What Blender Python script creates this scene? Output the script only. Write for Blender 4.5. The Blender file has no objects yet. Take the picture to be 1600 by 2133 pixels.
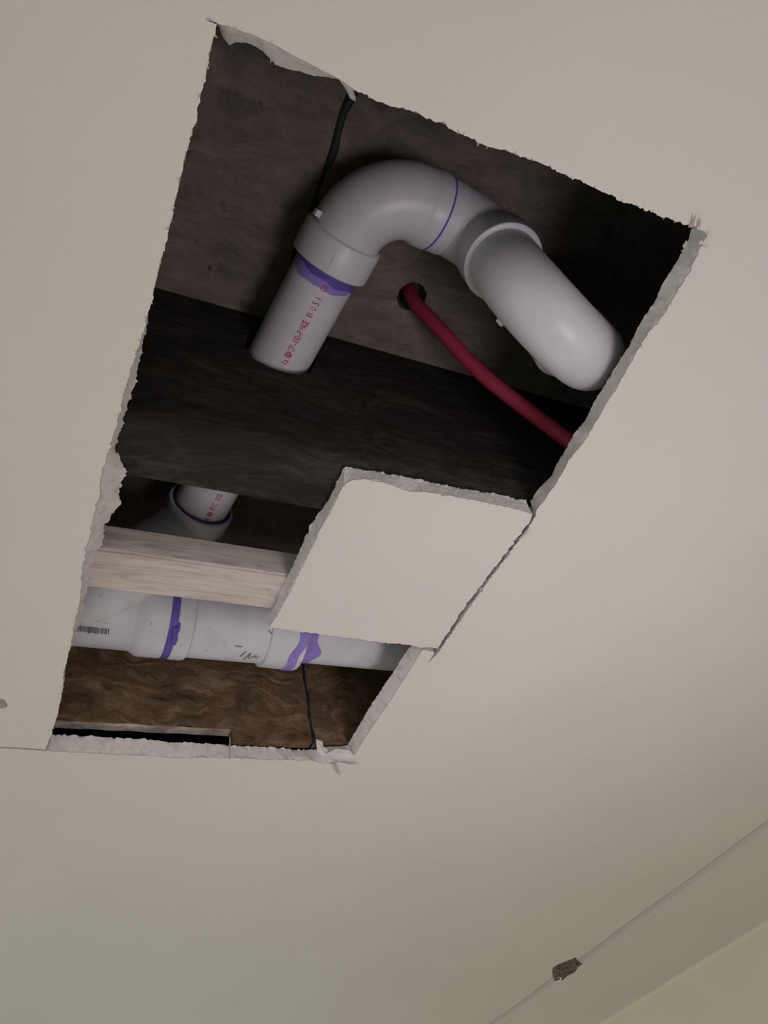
import bpy, bmesh, math, random
from mathutils import Vector, Matrix
from mathutils.geometry import delaunay_2d_cdt
random.seed(7)
S = bpy.context.scene
COL = S.collection

# ------------------------------------------------------------------ camera
CZ = 2.02                       # eye height; all coordinates below are relative to the lens
CX, CY, F = 800.0, 1066.5, 1530.0
AX = Vector((0.90480143, 0.16764543, 0.39144524))     # across the opening (lens axes)
AY = Vector((-0.38043355, 0.73124058, 0.566178))      # along the opening
AN = AX.cross(AY)                                     # up
cam = bpy.data.cameras.new('camera'); co = bpy.data.objects.new('camera', cam); COL.objects.link(co)
cam.sensor_fit = 'HORIZONTAL'; cam.sensor_width = 36.0; cam.lens = 36.0 * F / 1600.0
cam.clip_start = 0.01
cr = Vector((AX[0], AY[0], AN[0])); cd = Vector((AX[1], AY[1], AN[1])); cf = Vector((AX[2], AY[2], AN[2]))
co.matrix_world = Matrix(((cr[0], -cd[0], -cf[0], 0), (cr[1], -cd[1], -cf[1], 0), (cr[2], -cd[2], -cf[2], CZ), (0, 0, 0, 1)))
S.camera = co

# ------------------------------------------------------------------ light
W = bpy.data.worlds.new('room_light'); S.world = W; W.use_nodes = True
W.node_tree.nodes['Background'].inputs[0].default_value = (1.0, 0.985, 0.935, 1)
W.node_tree.nodes['Background'].inputs[1].default_value = 0.74
S.view_settings.view_transform = 'Standard'; S.view_settings.look = 'None'
S.view_settings.gamma = 1.0; S.view_settings.exposure = 0.11
S.view_settings.use_curve_mapping = False
S.cycles.use_denoising = True
lamp = bpy.data.lights.new('added_fill', 'AREA'); lamp.shape = 'DISK'; lamp.size = 0.30; lamp.energy = 1.05; lamp.color = (0.97, 0.86, 0.98)  # added fill light without a visible source, brightens the middle of the opening
lo = bpy.data.objects.new('added_fill', lamp); COL.objects.link(lo); lo.location = (0.32, -0.02, 1.60)
lamp.spread = math.radians(105); lo.rotation_euler = (Vector((0.40, 0.47, 2.40)) - lo.location).to_track_quat('-Z', 'Y').to_euler()
S.cycles.max_bounces = 10; S.cycles.diffuse_bounces = 6

# ------------------------------------------------------------------ helpers
def ray(u, v):
    r = Vector((u - CX, v - CY, F)); return Vector((r.dot(AX), r.dot(AY), r.dot(AN)))
def atz(u, v, z):
    r = ray(u, v); return r * (z / r.z)
def aty(u, v, y):
    r = ray(u, v); return r * (y / r.y)

H = 0.38            # underside of the ceiling above the lens
T = 0.0127          # drywall
Z0 = H + T
ZS = 0.583          # underside of the subfloor

def mk(name, verts, faces, mats, parent=None, smooth=False, base=None, fm=None):
    verts = [Vector(v) + Vector((0, 0, CZ)) for v in verts]
    if parent is not None:
        o0 = parent['_o'] if '_o' in parent else (0, 0, 0); o0 = Vector(o0)
    else:
        xs = [v.x for v in verts]; ys = [v.y for v in verts]; zs = [v.z for v in verts]
        o0 = Vector(((min(xs) + max(xs)) / 2, (min(ys) + max(ys)) / 2, min(zs)))
    me = bpy.data.meshes.new(name)
    me.from_pydata([v - o0 for v in verts], [], faces)
    if not isinstance(mats, (list, tuple)): mats = [mats]
    for m in mats: me.materials.append(m)
    if fm:
        for p, i in zip(me.polygons, fm): p.material_index = i
    bm = bmesh.new(); bm.from_mesh(me); bmesh.ops.recalc_face_normals(bm, faces=bm.faces); bm.to_mesh(me); bm.free()
    if smooth:
        for p in me.polygons: p.use_smooth = True
    o = bpy.data.objects.new(name, me); COL.objects.link(o)
    ORI[o.name] = o0
    if parent is not None: o.parent = parent
    else: o.location = o0
    return o
ORI = {}
class _P: pass
def mkp(name, verts, faces, mats, parent, smooth=False, fm=None):
    """a part: mesh with its own origin, parented to a thing or a part"""
    o = mk(name, verts, faces, mats, None, smooth, fm=fm)
    p0 = ORI[parent.name]
    o.location = ORI[o.name] - p0
    o.parent = parent
    return o
def thing(name, loc, label, cat, group=None):
    o = bpy.data.objects.new(name, None); COL.objects.link(o); o.empty_display_size = 0.02
    l = Vector(loc) + Vector((0, 0, CZ)); o.location = l; ORI[o.name] = l
    o['label'] = label; o['category'] = cat
    if group: o['group'] = group
    return o
def tag(o, label, cat):
    o['label'] = label; o['category'] = cat; return o
def struct(o):
    o['kind'] = 'structure'; return o

def box(x0, x1, y0, y1, z0, z1):
    v = [(x, y, z) for z in (z0, z1) for y in (y0, y1) for x in (x0, x1)]
    f = [(0, 2, 3, 1), (4, 5, 7, 6), (0, 1, 5, 4), (2, 6, 7, 3), (0, 4, 6, 2), (1, 3, 7, 5)]
    return v, f
def bevelled_box(x0, x1, y0, y1, z0, z1, b=0.0015, seg=2):
    v, f = box(x0, x1, y0, y1, z0, z1)
    bm = bmesh.new(); vs = [bm.verts.new(p) for p in v]
    for q in f: bm.faces.new([vs[i] for i in q])
    bmesh.ops.bevel(bm, geom=list(bm.edges), offset=b, segments=seg, affect='EDGES')
    bm.verts.index_update()
    out = [tuple(p.co) for p in bm.verts], [[q.index for q in p.verts] for p in bm.faces]
    bm.free(); return out

def inside(p, loop):
    r = False; j = len(loop) - 1
    for i in range(len(loop)):
        a, b = loop[i], loop[j]
        if (a[1] > p[1]) != (b[1] > p[1]) and p[0] < (b[0] - a[0]) * (p[1] - a[1]) / (b[1] - a[1]) + a[0]: r = not r
        j = i
    return r
def tris(outer, holes):
    """2D triangles of a loop with holes"""
    loops = [outer] + holes; pts = [Vector((p[0], p[1])) for l in loops for p in l]; ed = []; k = 0
    for l in loops:
        ed += [(k + i, k + (i + 1) % len(l)) for i in range(len(l))]; k += len(l)
    V, _, Fc, _, _, _ = delaunay_2d_cdt(pts, ed, [], 0, 1e-7, False)
    out = []
    for t in Fc:
        c = sum((V[i] for i in t), Vector((0, 0))) / 3
        if inside(c, outer) and not any(inside(c, h) for h in holes): out.append(tuple(t))
    return V, out
def plate(outer, holes, a, b, plane='xy'):
    """flat slab with holes; outer/holes are 2D loops, a..b its thickness"""
    def up(p, w):
        return (p[0], p[1], w) if plane == 'xy' else (p[0], w, p[1])
    P, tri = tris(outer, holes); n = len(P)
    v = [up(p, a) for p in P] + [up(p, b) for p in P]
    f = [tuple(t) for t in tri] + [tuple(i + n for i in t)[::-1] for t in tri]
    for l in [outer] + holes:
        m = len(l); k = len(v)
        v += [up(p, a) for p in l] + [up(p, b) for p in l]
        for i in range(m):
            j = (i + 1) % m
            f.append((k + i, k + j, k + m + j, k + m + i))
    return v, f

def sweep(path, radii, nseg=48, cap=True, ref=None):
    """round tube along a path with one radius per point"""
    path = [Vector(p) for p in path]; n = len(path)
    tang = []
    for i in range(n):
        t = path[min(i + 1, n - 1)] - path[max(i - 1, 0)]
        if t.length < 1e-9: t = path[min(i + 2, n - 1)] - path[max(i - 2, 0)]
        tang.append(t.normalized())
    t0 = tang[0]
    u = Vector(ref) if ref else (Vector((0, 0, 1)) if abs(t0.z) < 0.9 else Vector((0, 1, 0)))
    u = (u - t0 * u.dot(t0)).normalized()
    v, f = [], []
    for i in range(n):
        t = tang[i]; u = (u - t * u.dot(t)).normalized(); w = t.cross(u)
        for k in range(nseg):
            a = 2 * math.pi * k / nseg
            v.append(path[i] + (u * math.cos(a) + w * math.sin(a)) * radii[i])
    for i in range(n - 1):
        for k in range(nseg):
            k2 = (k + 1) % nseg
            f.append((i * nseg + k, i * nseg + k2, (i + 1) * nseg + k2, (i + 1) * nseg + k))
    if cap:
        f.append(tuple(range(nseg))[::-1]); f.append(tuple((n - 1) * nseg + k for k in range(nseg)))
    return v, f
def join(*parts):
    V, Fc = [], []
    for v, f in parts:
        k = len(V); V += list(v); Fc += [tuple(i + k for i in q) for q in f]
    return V, Fc
def fillet(p0, corner, p1, r, n=20):
    """straight, arc, straight through a corner"""
    p0, c, p1 = Vector(p0), Vector(corner), Vector(p1)
    a = (p0 - c).normalized(); b = (p1 - c).normalized()
    ang = a.angle(b); t = r / math.tan(ang / 2)
    cen = c + (a + b).normalized() * (r / math.sin(ang / 2))
    s = c + a * t; e = c + b * t
    v0 = s - cen; v1 = e - cen; w = v0.angle(v1); ax = v0.cross(v1).normalized()
    arc = [cen + Matrix.Rotation(w * i / n, 3, ax) @ v0 for i in range(n + 1)]
    return arc
def hub(path_a, path_b, r_in, r_out, sh=0.004, lip=0.0015):
    """socket: mouth at path_a with a small radius on its lip, shoulder easing into the body at path_b"""
    a, b = Vector(path_a), Vector(path_b); d = (b - a); L = d.length; d.normalize()
    st = [(0.0, r_in), (0.0, r_out - lip), (0.0003, r_out - lip * 0.45), (lip * 0.8, r_out), (L - sh, r_out)]
    for i in range(1, 7):
        q = i / 6; st.append((L - sh + sh * q, r_out + (r_in - r_out) * (3 * q * q - 2 * q * q * q)))
    return revolve(a, d, st)
def revolve(o, d, prof, nseg=56, wob=None):
    o = Vector(o); d = Vector(d).normalized()
    u = Vector((0, 0, 1)) if abs(d.z) < 0.9 else Vector((0, 1, 0)); u = (u - d * u.dot(d)).normalized(); w = d.cross(u)
    v, f = [], []
    for i, (s, r) in enumerate(prof):
        for k in range(nseg):
            a = 2 * math.pi * k / nseg; ss = s + (wob(i, a) if wob else 0)
            v.append(o + d * ss + (u * math.cos(a) + w * math.sin(a)) * r)
    for i in range(len(prof) - 1):
        for k in range(nseg):
            k2 = (k + 1) % nseg
            f.append((i * nseg + k, i * nseg + k2, (i + 1) * nseg + k2, (i + 1) * nseg + k))
    return v, f

def autosmooth(o, deg=35):
    me = o.data
    for p in me.polygons: p.use_smooth = True
    bm = bmesh.new(); bm.from_mesh(me)
    for e in bm.edges:
        if len(e.link_faces) == 2 and e.calc_face_angle(0) > math.radians(deg): e.smooth = False
    bm.to_mesh(me); bm.free(); return o

# ------------------------------------------------------------------ materials
class NT:
    def __init__(s, name, rough=0.6, spec=0.3):
        s.m = bpy.data.materials.new(name); s.m.use_nodes = True; s.t = s.m.node_tree
        s.b = s.t.nodes['Principled BSDF']; s.b.inputs['Roughness'].default_value = rough
        s.b.inputs['Specular IOR Level'].default_value = spec
        s.tc = s.t.nodes.new('ShaderNodeTexCoord')
    def n(s, k, **kw):
        x = s.t.nodes.new('ShaderNode' + k)
        for a, b in kw.items():
            if a in x.inputs.keys(): x.inputs[a].default_value = b
            else: setattr(x, a, b)
        return x
    def l(s, a, b): s.t.links.new(a, b)
    def mapping(s, scale=(1, 1, 1), rot=(0, 0, 0), src=None):
        m = s.n('Mapping'); m.inputs['Scale'].default_value = scale; m.inputs['Rotation'].default_value = rot
        s.l(src or s.tc.outputs['Object'], m.inputs['Vector']); return m.outputs[0]
    def noise(s, vec, scale, detail=4, rough=0.55, dist=0.0):
        x = s.n('TexNoise'); x.inputs['Scale'].default_value = scale; x.inputs['Detail'].default_value = detail
        x.inputs['Roughness'].default_value = rough; x.inputs['Distortion'].default_value = dist
        s.l(vec, x.inputs['Vector']); return x.outputs['Fac']
    def ramp(s, fac, stops):
        r = s.n('ValToRGB'); e = r.color_ramp.elements
        while len(e) < len(stops): e.new(0.5)
        for q, (p, c) in zip(e, stops): q.position = p; q.color = (*c, 1)
        s.l(fac, r.inputs[0]); return r.outputs[0]
    def mix(s, fac, a, b, mode='MIX'):
        x = s.n('Mix', data_type='RGBA', blend_type=mode)
        if isinstance(fac, float): x.inputs[0].default_value = fac
        else: s.l(fac, x.inputs[0])
        for i, q in ((6, a), (7, b)):
            if isinstance(q, tuple): x.inputs[i].default_value = (*q, 1)
            else: s.l(q, x.inputs[i])
        return x.outputs[2]
    def col(s, c):
        if isinstance(c, tuple): s.b.inputs['Base Color'].default_value = (*c, 1)
        else: s.l(c, s.b.inputs['Base Color'])
        return s
    def bump(s, fac, strength=0.3, dist=0.001):
        x = s.n('Bump'); x.inputs['Strength'].default_value = strength; x.inputs['Distance'].default_value = dist
        s.l(fac, x.inputs['Height']); s.l(x.outputs[0], s.b.inputs['Normal']); return s

def paint(name, c, amt=0.25):
    q = NT(name, 0.65, 0.25); v = q.mapping()
    big = q.noise(v, 5, 3); c2 = tuple(x * 0.95 for x in c)
    q.col(q.ramp(big, [(0.3, c2), (0.7, c)])).bump(q.noise(v, 420, 3), amt, 0.0006); return q.m
M = {}
M['paint'] = paint('ceiling_paint', (0.63, 0.612, 0.555))
M['wall'] = paint('wall_paint', (0.63, 0.585, 0.46))
M['mud'] = paint('joint_compound', (0.50, 0.48, 0.44))
q = NT('floor_concrete', 0.8); q.col(q.ramp(q.noise(q.mapping(), 3, 5), [(0.3, (0.42, 0.40, 0.37)), (0.7, (0.52, 0.50, 0.47))])); M['floor'] = q.m
q = NT('gypsum_core', 0.95, 0.05); v = q.mapping()
q.col(q.ramp(q.noise(v, 160, 6, 0.65), [(0.25, (0.42, 0.39, 0.37)), (0.45, (0.60, 0.565, 0.545)), (0.75, (0.68, 0.64, 0.62))])).bump(q.noise(v, 700, 6, 0.7), 0.6, 0.0012); M['gypsum'] = q.m
q = NT('drywall_paper', 0.95, 0.05); v = q.mapping()
q.col(q.ramp(q.noise(v, 120, 4), [(0.3, (0.34, 0.29, 0.24)), (0.7, (0.50, 0.45, 0.40))])).bump(q.noise(v, 900, 3), 0.4, 0.0006); M['paper'] = q.m

def osb(name, dark, mid, light, vert=False, rot=0.0, coarse=1.0):
    """pressed strands: swirling fibres in patches of differing direction"""
    q = NT(name, 0.85, 0.12)
    base = q.tc.outputs['Object']
    def warped(sc, amt):
        w = q.n('TexNoise'); w.inputs['Scale'].default_value = sc; w.inputs['Detail'].default_value = 3
        q.l(base, w.inputs['Vector'])
        add = q.n('VectorMath', operation='MULTIPLY_ADD'); q.l(w.outputs['Color'], add.inputs[0])
        add.inputs[1].default_value = (amt,) * 3; q.l(base, add.inputs[2]); return add.outputs[0]
    w1 = warped(11 * coarse, 0.10 / coarse); w2 = warped(17 * coarse, 0.08 / coarse)
    def fib(r, vec, a, b):
        return q.noise(q.mapping((a, 1, b) if vert else (a, b, 1), (0, r, 0) if vert else (0, 0, r), vec), 20, 7, 0.68, 0.3)
    f1 = fib(rot, w1, 1.0, 6.0); f2 = fib(rot + 1.0, w2, 1.0, 5.0)
    sel = q.ramp(q.noise(w1, 24, 2), [(0.42, (0, 0, 0)), (0.58, (1, 1, 1))])
    mx = q.mix(sel, f1, f2)
    bw = q.n('RGBToBW'); q.l(mx, bw.inputs[0])
    fine = q.noise(base, 420, 4, 0.7)
    blot = q.noise(w2, 30, 3)
    m1 = q.n('Math', operation='MULTIPLY_ADD'); q.l(fine, m1.inputs[0]); m1.inputs[1].default_value = 0.30; q.l(bw.outputs[0], m1.inputs[2])
    m2 = q.n('Math', operation='MULTIPLY_ADD'); q.l(blot, m2.inputs[0]); m2.inputs[1].default_value = 0.30; q.l(m1.outputs[0], m2.inputs[2])
    sc = q.n('Math', operation='MULTIPLY'); q.l(m2.outputs[0], sc.inputs[0]); sc.inputs[1].default_value = 0.625
    c = q.ramp(sc.outputs[0], [(0.33, dark), (0.50, mid), (0.68, light)])
    holes = q.ramp(q.noise(w2, 60, 2), [(0.70, (0, 0, 0)), (0.76, (0.8, 0.8, 0.8))])
    q.col(q.mix(holes, c, tuple(x * 0.5 for x in dark))).bump(sc.outputs[0], 0.6, 0.002)
    return q
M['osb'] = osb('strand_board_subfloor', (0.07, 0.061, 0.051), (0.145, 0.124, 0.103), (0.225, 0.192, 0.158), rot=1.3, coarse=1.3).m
M['osbrim'] = osb('strand_board_rim', (0.035, 0.023, 0.013), (0.13, 0.085, 0.05), (0.36, 0.245, 0.15), vert=True, rot=0.2).m

def wood(name, dark, mid, light, rough=0.85, stretch=7.0, warp=0.05, sc=9.0, knot=None, speck=None):
    """long grain running along x, bent round knots"""
    q = NT(name, rough, 0.12); base = q.tc.outputs['Object']
    w = q.n('TexNoise'); w.inputs['Scale'].default_value = 7; w.inputs['Detail'].default_value = 3; q.l(base, w.inputs['Vector'])
    add = q.n('VectorMath', operation='MULTIPLY_ADD'); q.l(w.outputs['Color'], add.inputs[0]); add.inputs[1].default_value = (warp,) * 3; q.l(base, add.inputs[2])
    g = q.noise(q.mapping((1.0, stretch, stretch), (0, 0, 0), add.outputs[0]), sc, 8, 0.66, 0.6)
    blot = q.noise(q.mapping((0.6, 1.4, 1.4)), 16, 3)
    md = q.n('Math', operation='MULTIPLY_ADD'); q.l(blot, md.inputs[0]); md.inputs[1].default_value = 0.6; q.l(g, md.inputs[2])
    m2 = q.n('Math', operation='MULTIPLY'); q.l(md.outputs[0], m2.inputs[0]); m2.inputs[1].default_value = 0.625
    c = q.ramp(m2.outputs[0], [(0.34, dark), (0.50, mid), (0.70, light)])
    if knot:
        vd = q.n('VectorMath', operation='DISTANCE'); q.l(q.mapping((0.6, 1, 1), (0, 0, 0), add.outputs[0]), vd.inputs[0]); vd.inputs[1].default_value = knot[0]
        sn = q.n('Math', operation='SINE'); ms = q.n('Math', operation='MULTIPLY'); ms.inputs[1].default_value = 1500; q.l(vd.outputs['Value'], ms.inputs[0]); q.l(ms.outputs[0], sn.inputs[0])
        fall = q.ramp(vd.outputs['Value'], [(0.0, (1, 1, 1)), (knot[1], (0, 0, 0))])
        c = q.mix(q.mix(0.5, fall, q.ramp(sn.outputs[0], [(0, (0, 0, 0)), (1, (1, 1, 1))]), 'MULTIPLY'), c, knot[2])
    if speck:
        s1 = q.noise(q.mapping((30, 55, 55)), 2.4, 4, 0.6); c = q.mix(q.ramp(s1, [(0.63, (0, 0, 0)), (0.73, (0.9, 0.9, 0.9))]), c, speck)
    q.col(c).bump(m2.outputs[0], 0.6, 0.002); return q.m
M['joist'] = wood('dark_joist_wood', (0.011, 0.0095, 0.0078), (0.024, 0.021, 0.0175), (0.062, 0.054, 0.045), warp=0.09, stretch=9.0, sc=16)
M['batten'] = wood('pale_batten_wood', (0.29, 0.245, 0.21), (0.50, 0.445, 0.40), (0.63, 0.575, 0.53), stretch=11, warp=0.02, sc=16, speck=(0.33, 0.27, 0.22), knot=((-0.054, -0.006, 0.001), 0.010, (0.30, 0.20, 0.12)))
M['flange'] = wood('pale_board_edge', (0.05, 0.042, 0.03), (0.30, 0.265, 0.225), (0.75, 0.71, 0.67), stretch=2.0, sc=30)

q = NT('white_pvc', 0.38, 0.45); v = q.mapping()
q.col(q.ramp(q.noise(v, 30, 4), [(0.3, (0.51, 0.50, 0.525)), (0.7, (0.57, 0.56, 0.585))])); M['pvc'] = q.m
q = NT('dusty_white_pvc', 0.5, 0.35); v = q.mapping()
base = q.ramp(q.noise(v, 26, 4), [(0.3, (0.47, 0.465, 0.485)), (0.7, (0.59, 0.585, 0.605))])
spots = q.ramp(q.noise(q.mapping((1, 1.6, 1.6)), 95, 3, 0.6, 0.6), [(0.665, (0, 0, 0)), (0.73, (0.75, 0.75, 0.75))])
q.col(q.mix(spots, base, (0.25, 0.235, 0.22))); M['pvcdirty'] = q.m
def flat(name, c, rough=0.6, spec=0.2):
    q = NT(name, rough, spec); q.col(q.ramp(q.noise(q.mapping(), 150, 3), [(0.3, tuple(x * 0.82 for x in c)), (0.7, c)])); return q.m
M['primer'] = flat('purple_primer', (0.12, 0.085, 0.36), 0.5)
M['primerlight'] = flat('thin_purple_primer', (0.27, 0.21, 0.55), 0.5)
M['primerdark'] = flat('dark_purple_primer', (0.05, 0.03, 0.13), 0.5)
M['ink'] = flat('red_print', (0.42, 0.045, 0.12))
M['black_ink'] = flat('black_print', (0.10, 0.10, 0.10))
M['dusk'] = flat('grey_smudge', (0.22, 0.21, 0.21))
M['pex'] = flat('red_plastic_pipe', (0.30, 0.028, 0.058), 0.6, 0.2)
M['teal'] = flat('dark_green_adhesive', (0.018, 0.026, 0.025))  # adhesive tone, darkened so the subfloor bead also carries the seam's shadow
M['dark'] = flat('dark_debris', (0.055, 0.05, 0.035), 0.9)
M['straw'] = flat('pale_fibre', (0.50, 0.44, 0.36), 0.9)
M['white'] = flat('white_plaster_crumb', (0.85, 0.85, 0.85), 0.9)

# ------------------------------------------------------------------ the opening: outlines of the cut (painted edge and top of the core)
def resample(pl, step):
    d = [0.0]
    for a, b in zip(pl, pl[1:]): d.append(d[-1] + (b - a).length)
    n = max(1, int(round(d[-1] / step)))
    return _resn(pl, d, n)
def _resn(pl, d, n):
    out = []
    for i in range(n + 1):
        s = d[-1] * i / n; k = 0
        while k < len(d) - 2 and d[k + 1] < s: k += 1
        q = 0 if d[k + 1] == d[k] else (s - d[k]) / (d[k + 1] - d[k])
        out.append(pl[k].lerp(pl[k + 1], min(1, max(0, q))))
    return out
def resn(pl, n):
    d = [0.0]
    for a, b in zip(pl, pl[1:]): d.append(d[-1] + (b - a).length)
    return _resn(pl, d, n)
def L(pts, z): return [atz(u, v, z) for u, v in pts]

def side(bpx, tpx, step=0.0013, jb=0.00035, jt=0.0006):
    """one side of a cut: points of its painted edge (z=H) and of the top of its core (z=Z0), ragged and smooth"""
    B = L(bpx, H); n = max(2, int(sum((b - a).length for a, b in zip(B, B[1:])) / step))
    B = resn(B, n)
    if tpx: Tt = resn(L(tpx, Z0), n)
    else: Tt = [Vector((p.x, p.y, Z0)) for p in B]
    Bj, Tj = list(B), list(Tt); wb = wt = Vector()
    for i in range(1, n):
        wb = wb * 0.6 + Vector((random.gauss(0, jb), random.gauss(0, jb), 0)) * 0.8
        wt = wt * 0.6 + Vector((random.gauss(0, jt), random.gauss(0, jt), 0)) * 0.8
        Bj[i] = B[i] + wb; Tj[i] = Tt[i] + wt
    return Bj[:-1], Tj[:-1], [(b, t) for b, t in zip(B[:-1], Tt[:-1])]

top_a = side([(455, 50), (475, 55), (534, 75), (569, 92), (619, 119), (684, 153), (706, 164)],
             [(455, 54), (462, 75), (478, 95), (485, 90), (500, 87), (530, 95), (548, 112), (575, 135), (612, 146), (650, 156), (684, 162), (706, 165)], jb=0.0001, jt=0.0003)
top_b = side([(706, 164), (722, 175), (741, 189)], [(706, 166), (720, 188), (734, 212), (741, 190)], jb=0.0001)
top_c = side([(741, 189), (819, 219), (850, 230), (920, 257), (1000, 295), (1080, 325), (1150, 350), (1205, 375), (1300, 420), (1400, 458), (1444, 472), (1477, 485)], None, jb=0.0005)
right_a = side([(1477, 485), (1462, 507), (1451, 537), (1440, 560), (1406, 616), (1387, 650), (1350, 695), (1324, 736), (1290, 800), (1260, 845), (1244, 876), (1216, 921), (1187, 957), (1176, 977), (1159, 1006), (1135, 1041), (1118, 1064)],
               [(1441, 476), (1432, 507), (1406, 549), (1391, 575), (1357, 639), (1339, 665), (1305, 729), (1279, 770), (1245, 826), (1219, 875), (1201, 897), (1186, 923), (1169, 951), (1150, 987), (1127, 1015), (1112, 1034), (1107, 1046)], jb=0.0003, jt=0.00035)
right_b = side([(1118, 1064), (1115, 1078), (1096, 1107), (1062, 1152), (1018, 1209), (966, 1281), (917, 1355)], None, jb=0.0005)
right_c = side([(917, 1355), (906, 1366), (889, 1384), (903, 1365), (905, 1358), (881, 1353)], None, step=0.001, jb=0.0)
right_d = side([(881, 1353), (845, 1410), (800, 1479), (765, 1530), (738, 1574)], [(851, 1351), (812, 1411), (772, 1470), (740, 1525), (724, 1553)], jb=0.00015, jt=0.0003)
bot = side([(738, 1574), (717, 1588), (690, 1591), (674, 1590), (647, 1583), (572, 1583), (479, 1579), (430, 1578), (360, 1578), (290, 1574), (202, 1569), (96, 1565)],
           [(724, 1553), (700, 1556), (677, 1557), (650, 1561), (616, 1561), (569, 1557), (496, 1554), (430, 1549), (370, 1546), (290, 1540), (202, 1535), (150, 1531), (104, 1531)], jb=0.0006, jt=0.0009)
crack = side([(96, 1565), (60, 1561), (-60, 1556), (-60, 1553.5), (40, 1557.5), (94, 1561)], None, step=0.002, jb=0.0001)
left_a = side([(94, 1561), (105, 1537), (112, 1511), (120, 1489), (131, 1432), (132, 1405), (144, 1356)], None, jb=0.0003)
left_b = side([(144, 1356), (155, 1304), (166, 1248), (171, 1186), (181, 1143), (188, 1114), (202, 1045), (215, 977), (229, 928), (250, 853), (263, 801), (284, 736), (298, 691), (308, 657)],
              [(146, 1352), (153, 1332), (164, 1297), (173, 1258), (185, 1216), (188, 1190), (197, 1150), (214, 1135), (219, 1097), (231, 1076), (253, 1050), (250, 1021), (253, 997), (262, 982), (253, 963), (241, 935), (253, 887), (270, 829), (287, 774), (294, 730), (304, 690), (309, 660)], jb=0.0004, jt=0.0006)
left_c = side([(308, 657), (350, 488), (369, 406), (387, 328), (400, 275), (419, 187), (428, 162), (437, 116), (450, 59), (452, 51)], None, jb=0.00045)
score = side([(452, 51), (440, 46), (426, 39), (441, 43.5), (453, 47.5)], None, step=0.001, jb=0.0)
HB, HT, HM = [], [], []
for b, t, m_ in (top_a, top_b, top_c, right_a, right_b, right_c, right_d, bot, crack, left_a, left_b, left_c, score):
    HB += b; HT += t; HM += m_

chip_r = [atz(u, v, H) for u, v in [(1150, 2027), (1151, 2017), (1160, 2010), (1185, 2000), (1200, 1994), (1203, 2004), (1214, 2007), (1205, 2013), (1197, 2025), (1183, 2032), (1172, 2041), (1156, 2043)]]
chip_l = [atz(u, v, H) for u, v in [(-14, 1458), (0, 1456), (9, 1457), (13, 1464), (16, 1469), (12, 1474), (0, 1476), (-14, 1474)]]

# ------------------------------------------------------------------ setting: ceiling, wall, floor
XW = 1.41
def xy(l): return [(p.x, p.y) for p in l]
SX0, SX1 = 1.022, 1.044
def plane_tris(outer, holes, z):
    P, tri = tris(outer, holes)
    return [(p[0], p[1], z) for p in P], tri
X0, Y0, Y1 = -2.3, -2.0, 3.2
wav = [(SX0 + 0.0016 * math.sin(i * 1.9) + 0.001 * math.sin(i * 4.3), Y0 + (Y1 - Y0) * i / 60) for i in range(61)]
lower = plane_tris([(X0, Y0)] + wav + [(X0, Y1)], [xy(HB), xy(chip_l)], H)
rightp = plane_tris([(XW, Y1), (XW, Y0)] + [(x + SX1 - SX0, y) for x, y in wav], [], H)
upper = plane_tris([(X0, Y0), (XW, Y0), (XW, Y1), (X0, Y1)], [xy(HT)], Z0)
v, f = join(lower, rightp, upper)
ceiling = struct(mk('ceiling', v, f, M['paint']))
# normals of the open sheets must face the room / the cavity
me = ceiling.data
for p in me.polygons:
    lowp = me.vertices[p.vertices[0]].co.z < T * 0.5
    if (p.normal.z > 0) == lowp: p.flip()
n = len(HB)
def cutface(Bl, Tl, Ml, closed=True, core=0.00012):
    n = len(Bl); V, Fc, fm = [], [], []
    ring = []
    for i in range(n):
        b, t = Bl[i], Tl[i]; bs, ts = Ml[i]
        r = [b, b.lerp(t, 0.05)]
        for q in (0.12, 0.35, 0.6, 0.82):
            r.append(bs.lerp(ts, q) + Vector((random.gauss(0, core), random.gauss(0, core), 0)))
        r.append(t); ring.append(r)
    m = len(ring[0])
    for r in ring: V += r
    for i in range(n if closed else n - 1):
        j = (i + 1) % n
        for k in range(m - 1):
            Fc.append((i * m + k, j * m + k, j * m + k + 1, i * m + k + 1)); fm.append(1 if k == 0 else 0)
    return V, Fc, fm
v, f, fm = cutface(HB, HT, HM)
cut = mkp('cut_edge', v, f, [M['gypsum'], M['paper']], ceiling, fm=fm)
for p in cut.data.polygons: p.use_smooth = True
cut['label'] = 'rough broken grey gypsum edge around the opening'
# recessed taped joint
jv, jf = [], []
for x, y in wav:
    for dx_, dz_ in ((-0.0005, -0.0001), (0.006, 0.0018), (0.010, 0.0032), (0.015, 0.0014), (0.0225, -0.0001)): jv.append((x + dx_, y, H + dz_))
for i in range(len(wav) - 1):
    for k in range(4): jf.append((i * 5 + k, i * 5 + k + 1, i * 5 + 6 + k, i * 5 + 5 + k))
mkp('joint_line', jv, jf, M['mud'], ceiling, smooth=True)
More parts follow.
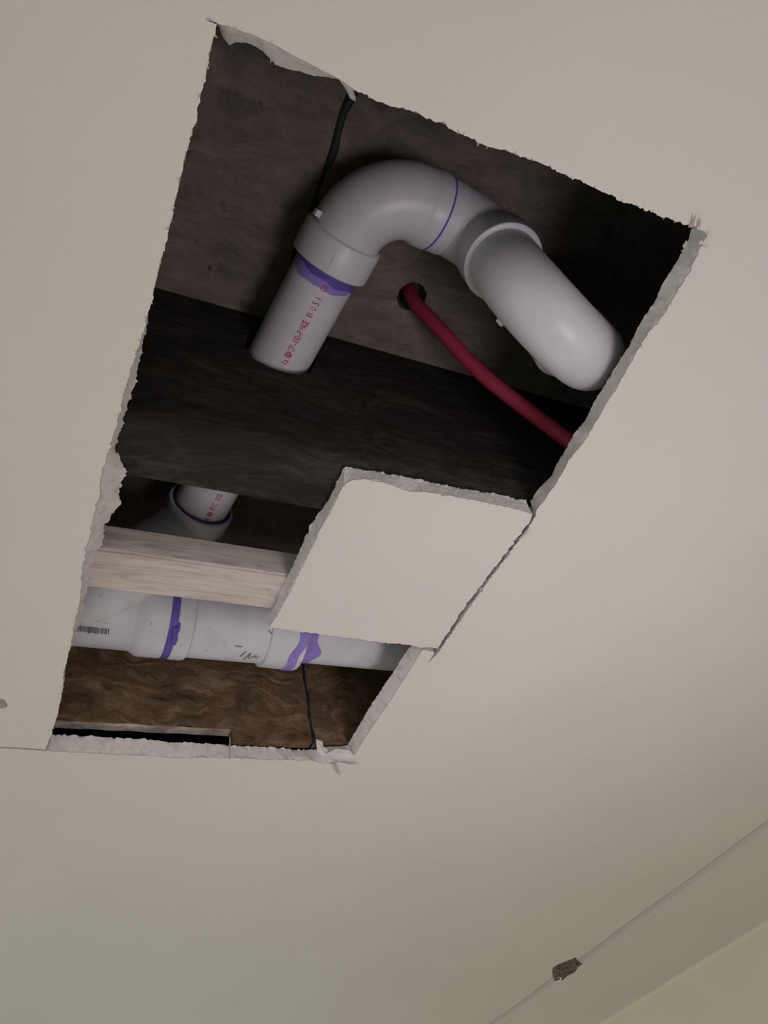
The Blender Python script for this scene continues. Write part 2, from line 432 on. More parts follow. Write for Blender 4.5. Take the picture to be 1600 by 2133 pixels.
# chips through the paint
def cup(loop, depth, mat, name):
    c = sum(loop, Vector()) / len(loop); ins = [p.lerp(c, 0.25) + Vector((random.gauss(0, .0005), random.gauss(0, .0005), depth + random.gauss(0, 0.0007))) for p in loop]
    V = loop + ins + [c + Vector((0, 0, depth * 1.1))]; m = len(loop); Fc = []
    for i in range(m):
        j = (i + 1) % m; Fc.append((i, j, m + j, m + i)); Fc.append((m + i, m + j, 2 * m))
    return mkp(name, V, Fc, mat, ceiling)
q = NT('torn_paint_hole', 0.95, 0.05); q.col(q.ramp(q.noise(q.mapping(), 130, 5, 0.7), [(0.35, (0.03, 0.028, 0.02)), (0.55, (0.16, 0.14, 0.10)), (0.72, (0.36, 0.31, 0.24))])); M['hole'] = q.m
cup([p + Vector((0, 0, -0.0004)) for p in chip_r], -0.0016, M['hole'], 'torn_paper')
cup(chip_l, 0.004, M['paper'], 'torn_chip')
def flap(pts, name, mat, parent, th=0.0005):
    """thin torn piece given by its corners"""
    P = [Vector(p) for p in pts]; nrm = (P[1] - P[0]).cross(P[2] - P[0]).normalized() * th
    m = len(P); V = P + [p + nrm for p in P]
    Fc = [tuple(range(m)), tuple(range(m, 2 * m))[::-1]] + [(i, (i + 1) % m, m + (i + 1) % m, m + i) for i in range(m)]
    return mkp(name, V, Fc, mat, parent)
def px(l): return [atz(u, v, z) for u, v, z in l]
flap(px([(1160, 2042, H - .001), (1163, 2035, H - .003), (1170, 2037, H - .003), (1167, 2045, H - .001)]), 'plaster_crumb', M['white'], ceiling, 0.002)
PF = M['paper']; GY = M['gypsum']
flap(px([(1434, 474, H), (1451, 445, H - .004), (1444, 474, H)]), 'paper_flap', PF, ceiling)
flap(px([(1450, 474, H), (1460, 455, H - .003), (1458, 474, H)]), 'paper_flap', PF, ceiling)
flap(px([(1468, 482, H), (1479, 484, H - .002), (1472, 490, H)]), 'paper_flap', GY, ceiling)
flap(px([(1460, 500, H), (1476, 515, H - .002), (1464, 513, H), (1455, 508, H)]), 'paper_flap', GY, ceiling)
flap(px([(1430, 500, Z0), (1422, 512, Z0), (1425, 518, Z0 - .001), (1436, 510, Z0)]), 'paper_flap', GY, ceiling)
flap(px([(659, 1540, H + .010), (672, 1545, H + .010), (674, 1556, H + .008), (684, 1562, H + .006), (681, 1574, H + .002), (672, 1577, H + .002), (661, 1566, H + .005)]), 'paper_flap', GY, ceiling, 0.001)
flap(px([(680, 1570, H + .001), (700, 1560, H + .006), (728, 1562, H + .005), (738, 1574, H), (722, 1583, H - .0015), (700, 1580, H - .001)]), 'paper_flap', GY, ceiling, 0.001)
flap(px([(690, 1589, H - .0005), (700, 1590, H - .0005), (704, 1601, H - .001), (708, 1616, H - .0015), (697, 1604, H - .001)]), 'paper_flap', PF, ceiling)
flap(px([(712, 1588, H - .0005), (730, 1588, H - .001), (746, 1591, H - .0015), (728, 1592.5, H - .001)]), 'paper_flap', PF, ceiling)
flap(px([(1096, 1106, H - .0005), (1101, 1100, H - .001), (1099, 1110, H - .0012), (1088, 1121, H - .0012), (1080, 1124, H - .0008)]), 'paper_flap', M['straw'], ceiling)
# fuzz of paper fibres along the painted edge: too fine to count
V, Fc = [], []
def tuft(p, d, w, l):
    d = Vector(d); s = Vector((-d.y, d.x, 0)); k = len(V)
    V.extend([p - s * w, p + s * w, p + d * l + Vector((0, 0, -random.uniform(0.0002, 0.0012))) + s * random.uniform(-w, w)]); Fc.append((k, k + 1, k + 2))
for i in range(0, n):
    if random.random() < 0.17:
        a = random.uniform(0, 2 * math.pi)
        tuft(HB[i] + Vector((0, 0, -0.0001)), (math.cos(a), math.sin(a), 0), random.uniform(.0002, .0006), random.uniform(.0005, .0022))
    if random.random() < 0.10:
        a = random.uniform(0, 2 * math.pi)
        tuft(HT[i], (math.cos(a), math.sin(a), 0), random.uniform(.0002, .0007), random.uniform(.0006, .002))
fz = mkp('paper_fuzz', V, Fc, M['straw'], ceiling); fz['kind'] = 'stuff'

# wall with a soft plastered corner, and the floor
prof = [(XW, -CZ), (XW, H - 0.008)] + [(XW - 0.008 + 0.008 * math.cos(a), H - 0.008 + 0.008 * math.sin(a)) for a in [i * math.pi / 12 for i in range(1, 7)]]
prof += [(XW + 0.1, H), (XW + 0.1, -CZ)]
m = len(prof); v = [(x, Y0, z) for x, z in prof] + [(x, Y1, z) for x, z in prof]
f = [tuple(range(m)), tuple(range(m, 2 * m))[::-1]] + [(i, (i + 1) % m, m + (i + 1) % m, m + i) for i in range(m)]
struct(mk('wall_right', v, f, M['wall']))
v, f = box(X0, XW + 0.1, Y0, Y1, -CZ - 0.1, -CZ); struct(mk('floor', v, f, M['floor']))

# ------------------------------------------------------------------ subfloor, joist, rim
JX0, JX1 = -0.75, 1.05
YF, YB = 0.272, 0.316            # joist faces
YR = aty(0, 0, 1).y and 0.0
zr = 0.404
pf = atz(116, 1499, zr); pb = atz(112, 1519, zr)
YR = (pf.y + atz(300, 1512, zr).y) / 2; YR2 = YR + 0.0115
SEAMX = 0.1345
pexh = atz(857, 617, ZS)
subfloor = bpy.data.objects.new('subfloor', None); COL.objects.link(subfloor); subfloor.empty_display_size = 0.05
subfloor.location = (0.2, 0.2, CZ + ZS); ORI['subfloor'] = Vector((0.2, 0.2, CZ + ZS)); struct(subfloor)
def circ(cx, cy, r, n=40, jit=0.0):
    return [(cx + (r + random.gauss(0, jit)) * math.cos(2 * math.pi * i / n), cy + (r + random.gauss(0, jit)) * math.sin(2 * math.pi * i / n)) for i in range(n)]
YSF0, YSF1 = -0.18, YR + 0.06
wv = [(SEAMX + 0.0012 * math.sin(i * 0.9) + random.gauss(0, 0.0006), YSF0 + (YSF1 - YSF0) * i / 70) for i in range(71)]
v, f = plate([(JX0, YSF0)] + [(x - 0.0015, y) for x, y in wv] + [(JX0, YSF1)], [], ZS, ZS + 0.018); mkp('osb_panel', v, f, M['osb'], subfloor)
TLX, TLY = 0.331, 0.173         # fixture riser
v, f = plate([(JX1, YSF1), (JX1, YSF0)] + [(x + 0.0015, y) for x, y in wv], [circ(pexh.x, pexh.y, 0.0130, 40, 0.0006), circ(TLX, TLY, 0.031)], ZS - 0.001, ZS + 0.018)
mkp('osb_panel', v, f, M['osb'], subfloor)
pts = [(SEAMX + 0.0012 * math.sin(i * 0.9), YSF0 + (YSF1 - YSF0) * i / 120, ZS + 0.0015) for i in range(121)]
v, f = sweep(pts, [0.0034 + 0.0016 * math.sin(i * 0.7) * math.sin(i * 0.23) for i in range(121)], 12); b = autosmooth(mkp('adhesive_bead', v, f, M['teal'], subfloor)); b['label'] = 'dark green adhesive along the panel joint, darkened to stand for the seam shadow'
v, f = box(JX0, JX1, YSF0, YSF1, ZS + 0.018, ZS + 0.03); mkp('floor_layer', v, f, M['dark'], subfloor)
# bay ends that close the cavity out of sight
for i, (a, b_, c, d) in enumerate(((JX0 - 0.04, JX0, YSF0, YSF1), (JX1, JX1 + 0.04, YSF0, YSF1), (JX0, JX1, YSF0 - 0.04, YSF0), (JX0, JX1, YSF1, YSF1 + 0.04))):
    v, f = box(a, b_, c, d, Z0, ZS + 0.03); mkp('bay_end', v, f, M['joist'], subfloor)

# line of the drain pipe through the joist
PA = Vector((0.1492, 0.1940, 0.537)); PB = Vector((0.1115, 0.4393, 0.526))
dp = (PB - PA).normalized(); RP = 0.0248
def onp(y): return PA + dp * ((y - PA.y) / dp.y)
hc = onp((YF + YB) / 2)
hole = []
for i in range(48):
    a = 2 * math.pi * i / 48
    r = 0.0295 + random.gauss(0, 0.0006) + (0.003 if 3.9 < a < 5.6 else 0)
    hole.append((hc.x + r * 1.04 * math.cos(a), hc.z - 0.001 + r * math.sin(a)))
RJ = 0.016
up_ = plate([(JX0, Z0 + RJ), (JX1, Z0 + RJ), (JX1, ZS - 0.0012), (JX0, ZS - 0.0012)], [hole], YF, YB, 'xz')
jv, jf = [], []; n1 = 120                       # worn, rounded lower edge
for i in range(n1 + 1):
    x = JX0 + (JX1 - JX0) * i / n1; w_ = 0.0012 * math.sin(i * 0.7) + random.gauss(0, 0.0003)
    pr = [(YF, Z0 + RJ)]
    for k in range(1, 7):
        a = math.pi / 2 * k / 6; pr.append((YF + RJ - RJ * math.cos(a) + w_ * math.sin(2 * a), Z0 + RJ - (RJ - 0.0006) * math.sin(a) + w_ * math.sin(2 * a)))
    pr += [(YB - 0.001, Z0 + 0.0006), (YB, Z0 + 0.002), (YB, Z0 + RJ)]
    jv += [(x, y, z) for y, z in pr]
m = len(pr)
for i in range(n1):
    for k in range(m - 1): jf.append((i * m + k, (i + 1) * m + k, (i + 1) * m + k + 1, i * m + k + 1))
v, f = join(up_, (jv, jf))
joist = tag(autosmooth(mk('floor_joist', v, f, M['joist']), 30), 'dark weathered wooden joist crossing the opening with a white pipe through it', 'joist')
# rim board of strand board: two boards butted with an adhesive joint
rim = thing('rim_board', (0.25, YR, zr), 'brown strand board standing behind the lower drain pipe', 'board')
sx = (aty(632, 1400, YR).x + aty(655, 1555, YR).x) / 2
xs = aty(482, 1540, YR).x
bl = [(JX0 + (xs - JX0) * i / 60, zr + random.gauss(0, 0.0003)) for i in range(61)] + [(xs + 0.003, Z0 + 0.002), (sx - 0.0012, Z0 + 0.002)]
v, f = plate(bl + [(sx - 0.0012, ZS - 0.0012), (JX0, ZS - 0.0012)], [], YR, YR2, 'xz')
fm = None
o = mkp('osb_panel', v, f, [M['osbrim'], M['flange']], rim)
for p in o.data.polygons:
    if abs(p.normal.z) > 0.8 and p.center.z < 0.03 and p.center.x + ORI[o.name].x < xs + 0.001: p.material_index = 1
v, f = plate([(sx + 0.0012, Z0 + 0.002), (JX1, Z0 + 0.002), (JX1, ZS - 0.0012), (sx + 0.0012, ZS - 0.0012)], [], YR + 0.0006, YR2, 'xz'); mkp('osb_panel', v, f, M['osbrim'], rim)
v, f = sweep([(sx + 0.0008 * math.sin(i), YR + 0.0008, Z0 + 0.003 + i * 0.0065) for i in range(29)], [0.0016 + 0.0005 * math.sin(i * 1.7) for i in range(29)], 10); autosmooth(mkp('adhesive_bead', v, f, M['teal'], rim))

# ------------------------------------------------------------------ batten and drywall patch
bv = bevelled_box(-0.07, 0.335, 0.385, 0.4255, Z0 + 0.0002, Z0 + 0.0275, 0.002, 2)
tag(mk('wooden_batten', bv[0], bv[1], M['batten']), 'pale rough wooden batten running behind the square drywall patch', 'batten')

pfront = side([(715, 1012), (722, 1006), (737, 1000), (759, 998), (790, 1003), (820, 1012), (855, 1025), (886, 1025), (977, 1040), (1065, 1058), (1109, 1071)],
              [(719, 972), (759, 977), (837, 992), (942, 1014), (1021, 1027), (1100, 1044)], jb=0.0003, jt=0.0005)
pright = side([(1109, 1071), (1104, 1086), (1056, 1149), (1012, 1206), (960, 1276), (912, 1351)], None, jb=0.0005)
pback = side([(912, 1351), (881, 1348), (759, 1333), (627, 1316), (562, 1307)], None, jb=0.0004)
pleft = side([(562, 1307), (588, 1263), (636, 1167), (671, 1097), (715, 1012)], [(560, 1284), (597, 1206), (649, 1092), (684, 1040), (719, 972)], jb=0.0004, jt=0.0004)
PBl, PTl, PMl = [], [], []
for b, t, m_ in (pfront, pright, pback, pleft): PBl += b; PTl += t; PMl += m_
pc = sum(PBl, Vector()) / len(PBl)
patch = thing('drywall_patch', (pc.x, pc.y, H), 'square of painted drywall left hanging in the middle of the opening', 'drywall')
v, f = plane_tris(xy(PBl), [], H); o = mkp('painted_face', v, f, M['paint'], patch)
for p in o.data.polygons:
    if p.normal.z > 0: p.flip()
v, f, fm = cutface(PBl, PTl, PMl); v2, f2 = plane_tris(xy(PTl), [], Z0)
k = len(v); o = mkp('gypsum_core', v + v2, f + [tuple(i + k for i in q) for q in f2], [M['gypsum'], M['paper']], patch, fm=fm + [1] * len(f2))
V, Fc = [], []
for i in range(len(PBl)):
    if random.random() < 0.2:
        a = random.uniform(0, 2 * math.pi); tuft(PBl[i] + Vector((0, 0, -0.0001)), (math.cos(a), math.sin(a), 0), random.uniform(.0002, .0005), random.uniform(.0005, .0018))
    if random.random() < 0.16:
        a = random.uniform(0, 2 * math.pi); tuft(PTl[i], (math.cos(a), math.sin(a), 0), random.uniform(.0002, .0007), random.uniform(.0006, .002))
fz = mkp('paper_fuzz', V, Fc, M['straw'], patch); fz['kind'] = 'stuff'
flap([atz(632, 1130, Z0), atz(636, 1116, Z0), atz(640, 1112, Z0 - .001), atz(638, 1122, Z0 - .001), atz(639, 1134, Z0)], 'paper_flap', M['straw'], patch)

# ------------------------------------------------------------------ branch drain: trap, elbows, pipe through the joist
drain = thing('trap_drain', (0.2, 0.22, 0.42), 'white plastic drain pipe with printed lettering, elbow and curved trap above the patch', 'drain pipe')
PV = M['pvc']
def part(name, vf, mat, parent=drain, sm=35):
    return autosmooth(mkp(name, vf[0], vf[1], mat, parent), sm)

# straight pipe
pa = PA - dp * 0.016; pb_ = PB + dp * 0.016
pipe = part('pipe', sweep([pa + (pb_ - pa) * (i / 30) for i in range(31)], [RP] * 31, 64), PV)
# primer smeared below the elbow's socket
def wob(i, a):
    if i < 2: return 0
    return 0.0016 * math.sin(a * 2 + 1.0) + 0.0008 * math.sin(a * 5) + 0.0004 * math.sin(a * 11)
part('primer_band', revolve(PA - dp * 0.001, dp, [(0, RP), (0, RP + 0.0003), (0.0125, RP + 0.0003), (0.0125, RP)], 96, wob), M['primerlight'], pipe)
def wob2(i, a):
    if i < 2: return 0
    return 0.0030 * math.cos(a - 2.4) + 0.0008 * math.sin(a * 7)
part('primer_band', revolve(PA - dp * 0.001, dp, [(0, RP), (0, RP + 0.00045), (0.006, RP + 0.00045), (0.006, RP)], 96, wob2), M['primer'], pipe)

# printed lettering laid round the pipe
def glyph(ch, w, hgt):
    cu = bpy.data.curves.new('glyph', 'FONT'); cu.body = ch; cu.size = 1.0; cu.resolution_u = 3
    ob = bpy.data.objects.new('glyph', cu); COL.objects.link(ob)
    dg = bpy.context.evaluated_depsgraph_get(); me = bpy.data.meshes.new_from_object(ob.evaluated_get(dg))
    vs = [v.co.copy() for v in me.vertices]; fs = [tuple(p.vertices) for p in me.polygons]
    bpy.data.objects.remove(ob); bpy.data.curves.remove(cu); bpy.data.meshes.remove(me)
    if not vs: return [], []
    x0 = min(v.x for v in vs); x1 = max(v.x for v in vs)
    s = w / max(x1 - x0, 0.28); off = (w - (x1 - x0) * s) / 2
    return [((v.x - x0) * s + off, v.y * hgt / 0.7) for v in vs], fs
def outline(loop, t):
    """flat closed line of width t"""
    m = len(loop); V, Fc = [], []
    c = Vector((sum(p[0] for p in loop) / m, sum(p[1] for p in loop) / m))
    for p in loop:
        d = (Vector(p) - c); d.normalize(); V += [tuple(Vector(p) - d * t / 2), tuple(Vector(p) + d * t / 2)]
    for i in range(m):
        j = (i + 1) % m; Fc.append((2 * i, 2 * i + 1, 2 * j + 1, 2 * j))
    return V, Fc
def mark(s):
    """certification mark: a tilted square frame over a ring with a squiggle inside"""
    c = s / 2; sq = [(c - s * .5, c - s * .35), (c - s * .35 + s * .55, c - s * .5), (c + s * .45, c + s * .25), (c - s * .38, c + s * .45)]
    ring = [(c + s * .12 + s * .36 * math.cos(a), c + s * .36 * math.sin(a)) for a in [i * math.pi / 10 for i in range(20)]]
    r2 = [(c + s * .1 + s * .19 * math.cos(a), c + s * .17 * math.sin(a)) for a in [i * math.pi / 7 for i in range(14)]]
    parts = [outline(sq, s * .11), outline(ring, s * .10), outline(r2, s * .08)]
    g = glyph('S', s * .35, s * .5); parts.append(([(x + c - s * .3, y + c - s * .25) for x, y in g[0]], g[1]))
    return join(*parts)
def lay(items, p0, du, phi0, R, name, parent, ink):
    """items: (kind, u, width, height); wrapped on the cylinder through p0 with direction du, phi0 to the right of the side facing the lens"""
    du = Vector(du).normalized(); e1 = -Vector(p0); e1 = (e1 - du * e1.dot(du)).normalized()
    e2 = du.cross(e1)
    if e2.dot(cr) < 0: e2 = -e2
    V, Fc = [], []
    for kind, u, w, hh in items:
        g = mark(hh) if kind == '@' else glyph(kind, w, hh)
        k = len(V)
        for x, y in g[0]:
            a = phi0 - (y - hh / 2) / R
            V.append(Vector(p0) + du * (u + x) + (e1 * math.cos(a) + e2 * math.sin(a)) * (R + 0.00035))
        Fc += [tuple(i + k for i in q) for q in g[1]]
    return mkp(name, V, Fc, ink, parent)
TL = 0.0715; lh = 0.0052; cw = 0.0021
p0 = onp(YF) + dp * 0.0005
fr = [('l', .0), ('a', .035), ('@', .085), ('C', .18), ('P', .213), ('-', .248), ('1', .28), ('1', .308), ('0', .335), ('-', .37), ('P', .40),
      ('M', .452), ('A', .478), ('D', .504), ('E', .53), ('I', .602), ('N', .63), ('U', .695), ('.', .735), ('S', .76), ('.', .798), ('A', .818), ('.', .872), ('0', .925), ('8', .965)]
lay([(c, a * TL, cw * (0.4 if c in '.' else 1), lh * 1.05 if c == '@' else lh) for c, a in fr], p0, -dp, math.radians(11), RP, 'lettering', pipe, M['ink'])
p1 = PB - dp * 0.002
lay([('@', 0.004, cw, lh), ('P', 0.0125, cw, lh), ('V', 0.0152, cw, lh), ('C', 0.0178, cw, lh), ('1', 0.0235, cw, lh), ('1', 0.026, cw, lh), ('0', 0.0285, cw, lh), ('8', 0.0, cw, lh)], p1, -dp, math.radians(24), RP, 'lettering', pipe, M['ink'])

# elbow A
RB = 0.0272
ring_c = Vector((0.2545, 0.1355, 0.4840)); zA = 0.537
seam = Vector((0.2110, 0.1318, zA)); d2 = Vector((ring_c.x - seam.x, ring_c.y - seam.y, 0)).normalized()
# corner where both runs meet
d1 = Vector((-dp.x, -dp.y, 0)).normalized()
den = d1.x * d2.y - d1.y * d2.x; w0 = seam - PA; tt = (w0.x * d2.y - w0.y * d2.x) / den
corner = Vector((PA.x + d1.x * tt, PA.y + d1.y * tt, zA))
arc = fillet(PA, corner, seam, 0.043, 28)
hb = PA - dp * 0.0245
pathA = [hb, hb.lerp(arc[0], 0.5)] + arc + [arc[-1].lerp(seam, 0.5), seam]
elbow = part('elbow', join(hub(PA, PA - dp * 0.0275, RP + 0.0004, 0.0306, 0.0035), sweep(pathA, [RB] * (len(pathA) - 1) + [RB], 56)), PV)
part('socket_band', revolve(seam - d2 * 0.013, d2, [(0, RB), (0.003, RB + 0.0012), (0.0128, RB + 0.0013), (0.013, RP)], 56), PV, elbow)
part('primer_ring', revolve(seam, d2, [(-0.0008, RP), (-0.0006, RB + 0.0014), (0.0009, RB + 0.0012), (0.0011, RP)], 56), M['primer'], drain)
# moulded nub and mark on the elbow
def nub(p, nrm, a, size, parent, mat=PV):
    p, nrm, a = Vector(p), Vector(nrm).normalized(), Vector(a).normalized(); b_ = nrm.cross(a).normalized(); a = b_.cross(nrm)
    sx_, sy_, sz_ = size; V = []
    for z in (-sz_ * 0.5, sz_):
        k = 0.85 if z > 0 else 1
        for i, j in ((-1, -1), (1, -1), (1, 1), (-1, 1)): V.append(p + a * (i * sx_ / 2 * k) + b_ * (j * sy_ / 2 * k) + nrm * z)
    Fc = [(3, 2, 1, 0), (4, 5, 6, 7), (0, 1, 5, 4), (1, 2, 6, 5), (2, 3, 7, 6), (3, 0, 4, 7)]
    return mkp('moulding_nub', V, Fc, mat, parent)
side_l = d1.cross(Vector((0, 0, 1))).normalized()
if side_l.x > 0: side_l = -side_l
tocam = (-PA).normalized()
nb = (side_l * 0.93 + tocam * 0.36).normalized(); nub(PA - dp * 0.029 + nb * 0.0285, nb, dp, (0.005, 0.004, 0.0035), elbow)
nb = (side_l * 0.30 + Vector((0, 0, -1))).normalized(); nub(PA - dp * 0.010 + nb * 0.0305, nb, dp, (0.011, 0.0008, 0.0005), elbow)
nb = (side_l * -0.45 + Vector((0, 0, -1))).normalized(); nub(PA - dp * 0.010 + nb * 0.0305, nb, dp, (0.011, 0.0006, 0.0004), elbow)

# trap elbow B turning down into the trap
cB = Vector((ring_c.x, ring_c.y, zA)); arcB = fillet(seam, cB, ring_c, 0.0305, 22)
pB = [seam - d2 * 0.004] + [seam] + arcB + [Vector((ring_c.x, ring_c.y, 0.503))]
telbow = part('trap_elbow', join(sweep(pB, [0.0266] * len(pB), 56), hub(ring_c, Vector((ring_c.x, ring_c.y, 0.510)), RP + 0.0003, 0.0293, 0.004, 0.001)), PV)
part('socket_band', revolve(seam, d2, [(0.0, RP), (0.0004, 0.0275), (0.0125, 0.0275), (0.0135, 0.0266)], 56), PV, telbow)
# U bend
thU = math.radians(21); dU = Vector((math.cos(thU), math.sin(thU), 0)); rU = 0.0445; zU = 0.4660
cU = Vector((ring_c.x, ring_c.y, zU)) + dU * rU
RU = 0.0254
pU = [Vector((ring_c.x, ring_c.y, ring_c.z + 0.012)), Vector((ring_c.x, ring_c.y, ring_c.z))]
pU += [cU - dU * rU * math.cos(a) - Vector((0, 0, 1)) * rU * math.sin(a) for a in [math.pi * i / 40 for i in range(41)]]
leg2 = cU + dU * rU
pU += [Vector((leg2.x, leg2.y, 0.480))]
ub = part('trap_bend', sweep(pU, [RU] * len(pU), 64, ref=(0, 1, 0)), PV)
pn = Vector((-dU.y, dU.x, 0))
nsgn = 1.0
for a, zz in ((0.55, 0),):
    c = cU - dU * rU * math.cos(a) - Vector((0, 0, 1)) * rU * math.sin(a); nb = pn
    nub(c + nb * RU, nb, (dU * math.sin(a) - Vector((0, 0, 1)) * math.cos(a)), (0.006, 0.0035, 0.0022), ub)
rl = leg2 + pn * 0.007 - dU * 0.004
riser = part('riser', join(hub((rl.x, rl.y, 0.470), (rl.x, rl.y, 0.502), RP, 0.0290, 0.004), sweep([(rl.x, rl.y, 0.49), (rl.x, rl.y, 0.54), (rl.x, rl.y, ZS + 0.014)], [RP] * 3, 48)), PV)

# elbow beyond the joist, dropping towards the wye
YM, ZM = 0.517, 0.455
wyep = Vector((0.020, YM, ZM))
cE = PB + dp * 0.034
dE = (Vector((0.060, 0.468, 0.463)) - cE).normalized(); endE = cE + dE * 0.05
arcE = fillet(PB, cE, endE, 0.03, 14)
pE = [PB + dp * 0.016] + arcE + [endE]
elb2 = part('elbow', join(hub(PB, PB + dp * 0.022, RP + 0.0004, 0.0305, 0.004), sweep(pE, [0.0285] * len(pE), 48)), PV)
part('primer_ring', revolve(PB, dp, [(0.0012, RP), (-0.0003, RP + 0.0004), (-0.0014, RP + 0.0014), (0.0004, RP + 0.0036), (0.0012, RP + 0.004)], 56), M['primerdark'], elb2)

# ------------------------------------------------------------------ main drain with wye
main = thing('main_drain', (0.15, YM, 0.42), 'white plastic drain pipe with purple glue rings running below the wooden batten', 'drain pipe')
PD = M['pvcdirty']
def catmull(c, n=10):
    out = []
    for i in range(1, len(c) - 2):
        p0, p1, p2, p3 = c[i - 1], c[i], c[i + 1], c[i + 2]
        for k in range(n):
            t = k / n
            out.append(0.5 * ((2 * p1) + (p2 - p0) * t + (2 * p0 - 5 * p1 + 4 * p2 - p3) * t * t + (3 * p1 - p0 - 3 * p2 + p3) * t ** 3))
    out.append(c[-2]); return out
bp = [cE, endE - dE * 0.004, Vector((0.052, 0.470, 0.457)), Vector((0.020, 0.505, 0.453)), Vector((-0.01, 0.535, 0.453))]
brp = catmull([bp[0] * 2 - bp[1]] + bp[1:] + [bp[-1] * 2 - bp[-2]], 8)
def mx(u, v): return aty(u, v, YM - 0.022).x
x_sh, x_p1, x_p2, x_h2, x_h3, x_end = mx(290, 1310), mx(350, 1310), mx(372, 1310), mx(404, 1315), mx(566, 1350), mx(645, 1345)
ax = Vector((1, 0, 0)); om = Vector((0, YM, ZM))
def rev(prof, name, mat, parent=main, wob=None): return part(name, revolve(om, ax, prof, 72, wob), mat, parent)
wye = part('wye_fitting', join(revolve(om, ax, [(-0.12, 0.0), (-0.12, 0.0335), (x_sh - 0.004, 0.0338), (x_sh - 0.002, 0.0342), (x_sh + 0.003, 0.0372), (x_sh + 0.006, 0.0378), (x_p1, 0.0378), (x_p1 + 0.001, 0.0375), (x_p1 + 0.001, 0.03)], 72),
           sweep(brp, [0.0300] * len(brp), 48)), PD)
def wobp(i, a): return (0.0012 * math.sin(3 * a) if i > 1 else 0)
rev([(x_p1 + 0.0005, 0.03), (x_p1 + 0.0005, 0.0372), (x_p2 - 0.0005, 0.0374), (x_p2 - 0.0005, 0.03)], 'primer_ring', M['primer'], main)
coup = rev([(x_p2 - 0.001, 0.03), (x_p2 - 0.001, 0.0372), (x_p2, 0.0380), (x_h2 - 0.003, 0.0380), (x_h2, 0.0374), (x_h2 + 0.0015, 0.0350), (x_h3 - 0.001, 0.0345), (x_h3 + 0.001, 0.0352), (x_h3 + 0.002, 0.0376), (x_end - 0.002, 0.0382), (x_end - 0.0004, 0.0377), (x_end, 0.0365), (x_end, 0.031)], 'coupling', PD)
mp_ = rev([(x_end - 0.02, 0.0), (x_end - 0.02, 0.0302), (0.62, 0.0302), (0.62, 0.0)], 'pipe', PD)
rev([(x_end - 0.012, 0.0381), (x_end - 0.0115, 0.0387), (x_end - 0.0035, 0.0387), (x_end - 0.003, 0.0381)], 'primer_band', M['primerlight'], coup, lambda i, a: 0.0025 * math.sin(a * 3 + 1) + 0.0012 * math.sin(a * 8))
rev([(x_end, 0.0302), (x_end, 0.0306), (x_end + 0.013, 0.0306), (x_end + 0.0135, 0.0302)], 'primer_band', M['primerlight'], mp_, lambda i, a: (0.0035 * math.sin(a * 4 + 2) + 0.0015 * math.sin(a * 9) if i > 1 else 0))
# runs of primer down the coupling
def onmain(u, v, R):
    r = ray(u, v); a = r.y ** 2 + r.z ** 2; b_ = -2 * (r.y * YM + r.z * ZM); c = YM ** 2 + ZM ** 2 - R * R
    return r * ((-b_ - math.sqrt(max(0, b_ * b_ - 4 * a * c))) / (2 * a))
dr = [(374, 1297), (373, 1305), (369, 1313), (366, 1322), (366, 1332), (362, 1342)]
part('primer_drip', sweep([onmain(u, v, 0.0380) for u, v in dr], [0.0009, 0.0014, 0.0022, 0.0016, 0.0018, 0.0016], 12), M['primer'], coup)
dr = [(364, 1306), (364, 1322), (360, 1340)]
part('primer_drip', sweep([onmain(u, v, 0.0380) for u, v in dr], [0.0018, 0.0024, 0.0016], 12), M['primer'], coup)
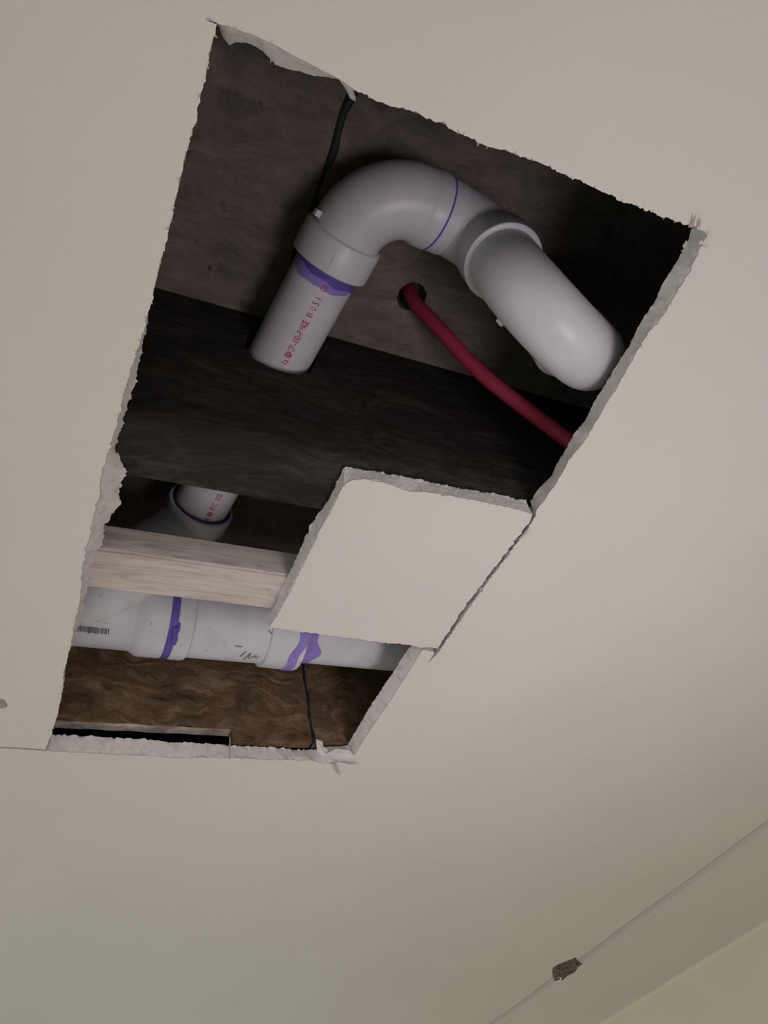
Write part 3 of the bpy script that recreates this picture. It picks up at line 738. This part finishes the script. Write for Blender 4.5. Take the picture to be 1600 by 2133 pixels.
# barcode print on the wye
V, Fc = [], []; u = 150.0
while u < 228:
    w = random.choice((1.0, 1.4, 2.2)); k = len(V)
    yt = 1302 + (u - 150) * 0.105; hgt = 12 + random.choice((0, 0, 1.5))
    for uu, vv in ((u, yt), (u + w, yt + .2), (u + w - 1, yt + hgt), (u - 1, yt + hgt)): V.append(onmain(uu, vv, 0.0345))
    Fc.append((k, k + 1, k + 2, k + 3)); u += w + random.choice((1.0, 1.2, 1.9))
mkp('barcode', V, Fc, M['black_ink'], wye)
# handwriting-like smudges on the coupling
for pts in ([(500, 1368), (507, 1362), (512, 1358)], [(508, 1374), (516, 1366), (522, 1361), (518, 1372)], [(524, 1370), (532, 1366), (534, 1372)], [(490, 1346), (498, 1347), (505, 1348)], [(560, 1314), (566, 1320)], [(587, 1326), (592, 1332)]):
    P = [onmain(u, v, 0.0353) for u, v in pts]
    part('ink_smudge', sweep(P, [0.0005] * len(P), 6), M['dusk'], coup)

# ------------------------------------------------------------------ red water pipe
zp = 0.437
pe = atz(1190, 922, zp); p0 = Vector((pexh.x, pexh.y, ZS + 0.016))
m1 = atz(920, 690, 0.545); m2 = atz(1000, 775, 0.507); m3 = atz(1100, 855, 0.470)
ctrl = [p0 + (p0 - m1) * 0.2 + Vector((0, 0, 0.0)), p0, Vector((pexh.x + 0.004, pexh.y + 0.003, ZS - 0.004)), m1, m2, m3, pe, pe + (pe - m3) * 0.9, pe + (pe - m3) * 1.8]
def catmull(c, n=10):
    out = []
    for i in range(1, len(c) - 2):
        p0, p1, p2, p3 = c[i - 1], c[i], c[i + 1], c[i + 2]
        for k in range(n):
            t = k / n
            out.append(0.5 * ((2 * p1) + (p2 - p0) * t + (2 * p0 - 5 * p1 + 4 * p2 - p3) * t * t + (3 * p1 - p0 - 3 * p2 + p3) * t ** 3))
    out.append(c[-2]); return out
pp = [p for p in catmull(ctrl) if p.z > Z0 + 0.010]
v, f = sweep(pp, [0.0064] * len(pp), 28)
tag(autosmooth(mk('water_pipe', v, f, M['pex'])), 'red flexible water pipe dropping from a hole in the subfloor', 'water pipe')

# ------------------------------------------------------------------ loose strands
a, b_ = atz(478, 1466, H + 0.03), atz(479, 1580, H - 0.0008)
a = aty(478, 1466, b_.y - 0.003)
v, f = sweep([a.lerp(b_, i / 12) + Vector((0.0003 * math.sin(i), 0, 0)) for i in range(13)], [0.0007] * 13, 8)
tag(mk('loose_strand', v, f, M['straw']), 'thin straight strand hanging over the far cut edge of the opening', 'strand')
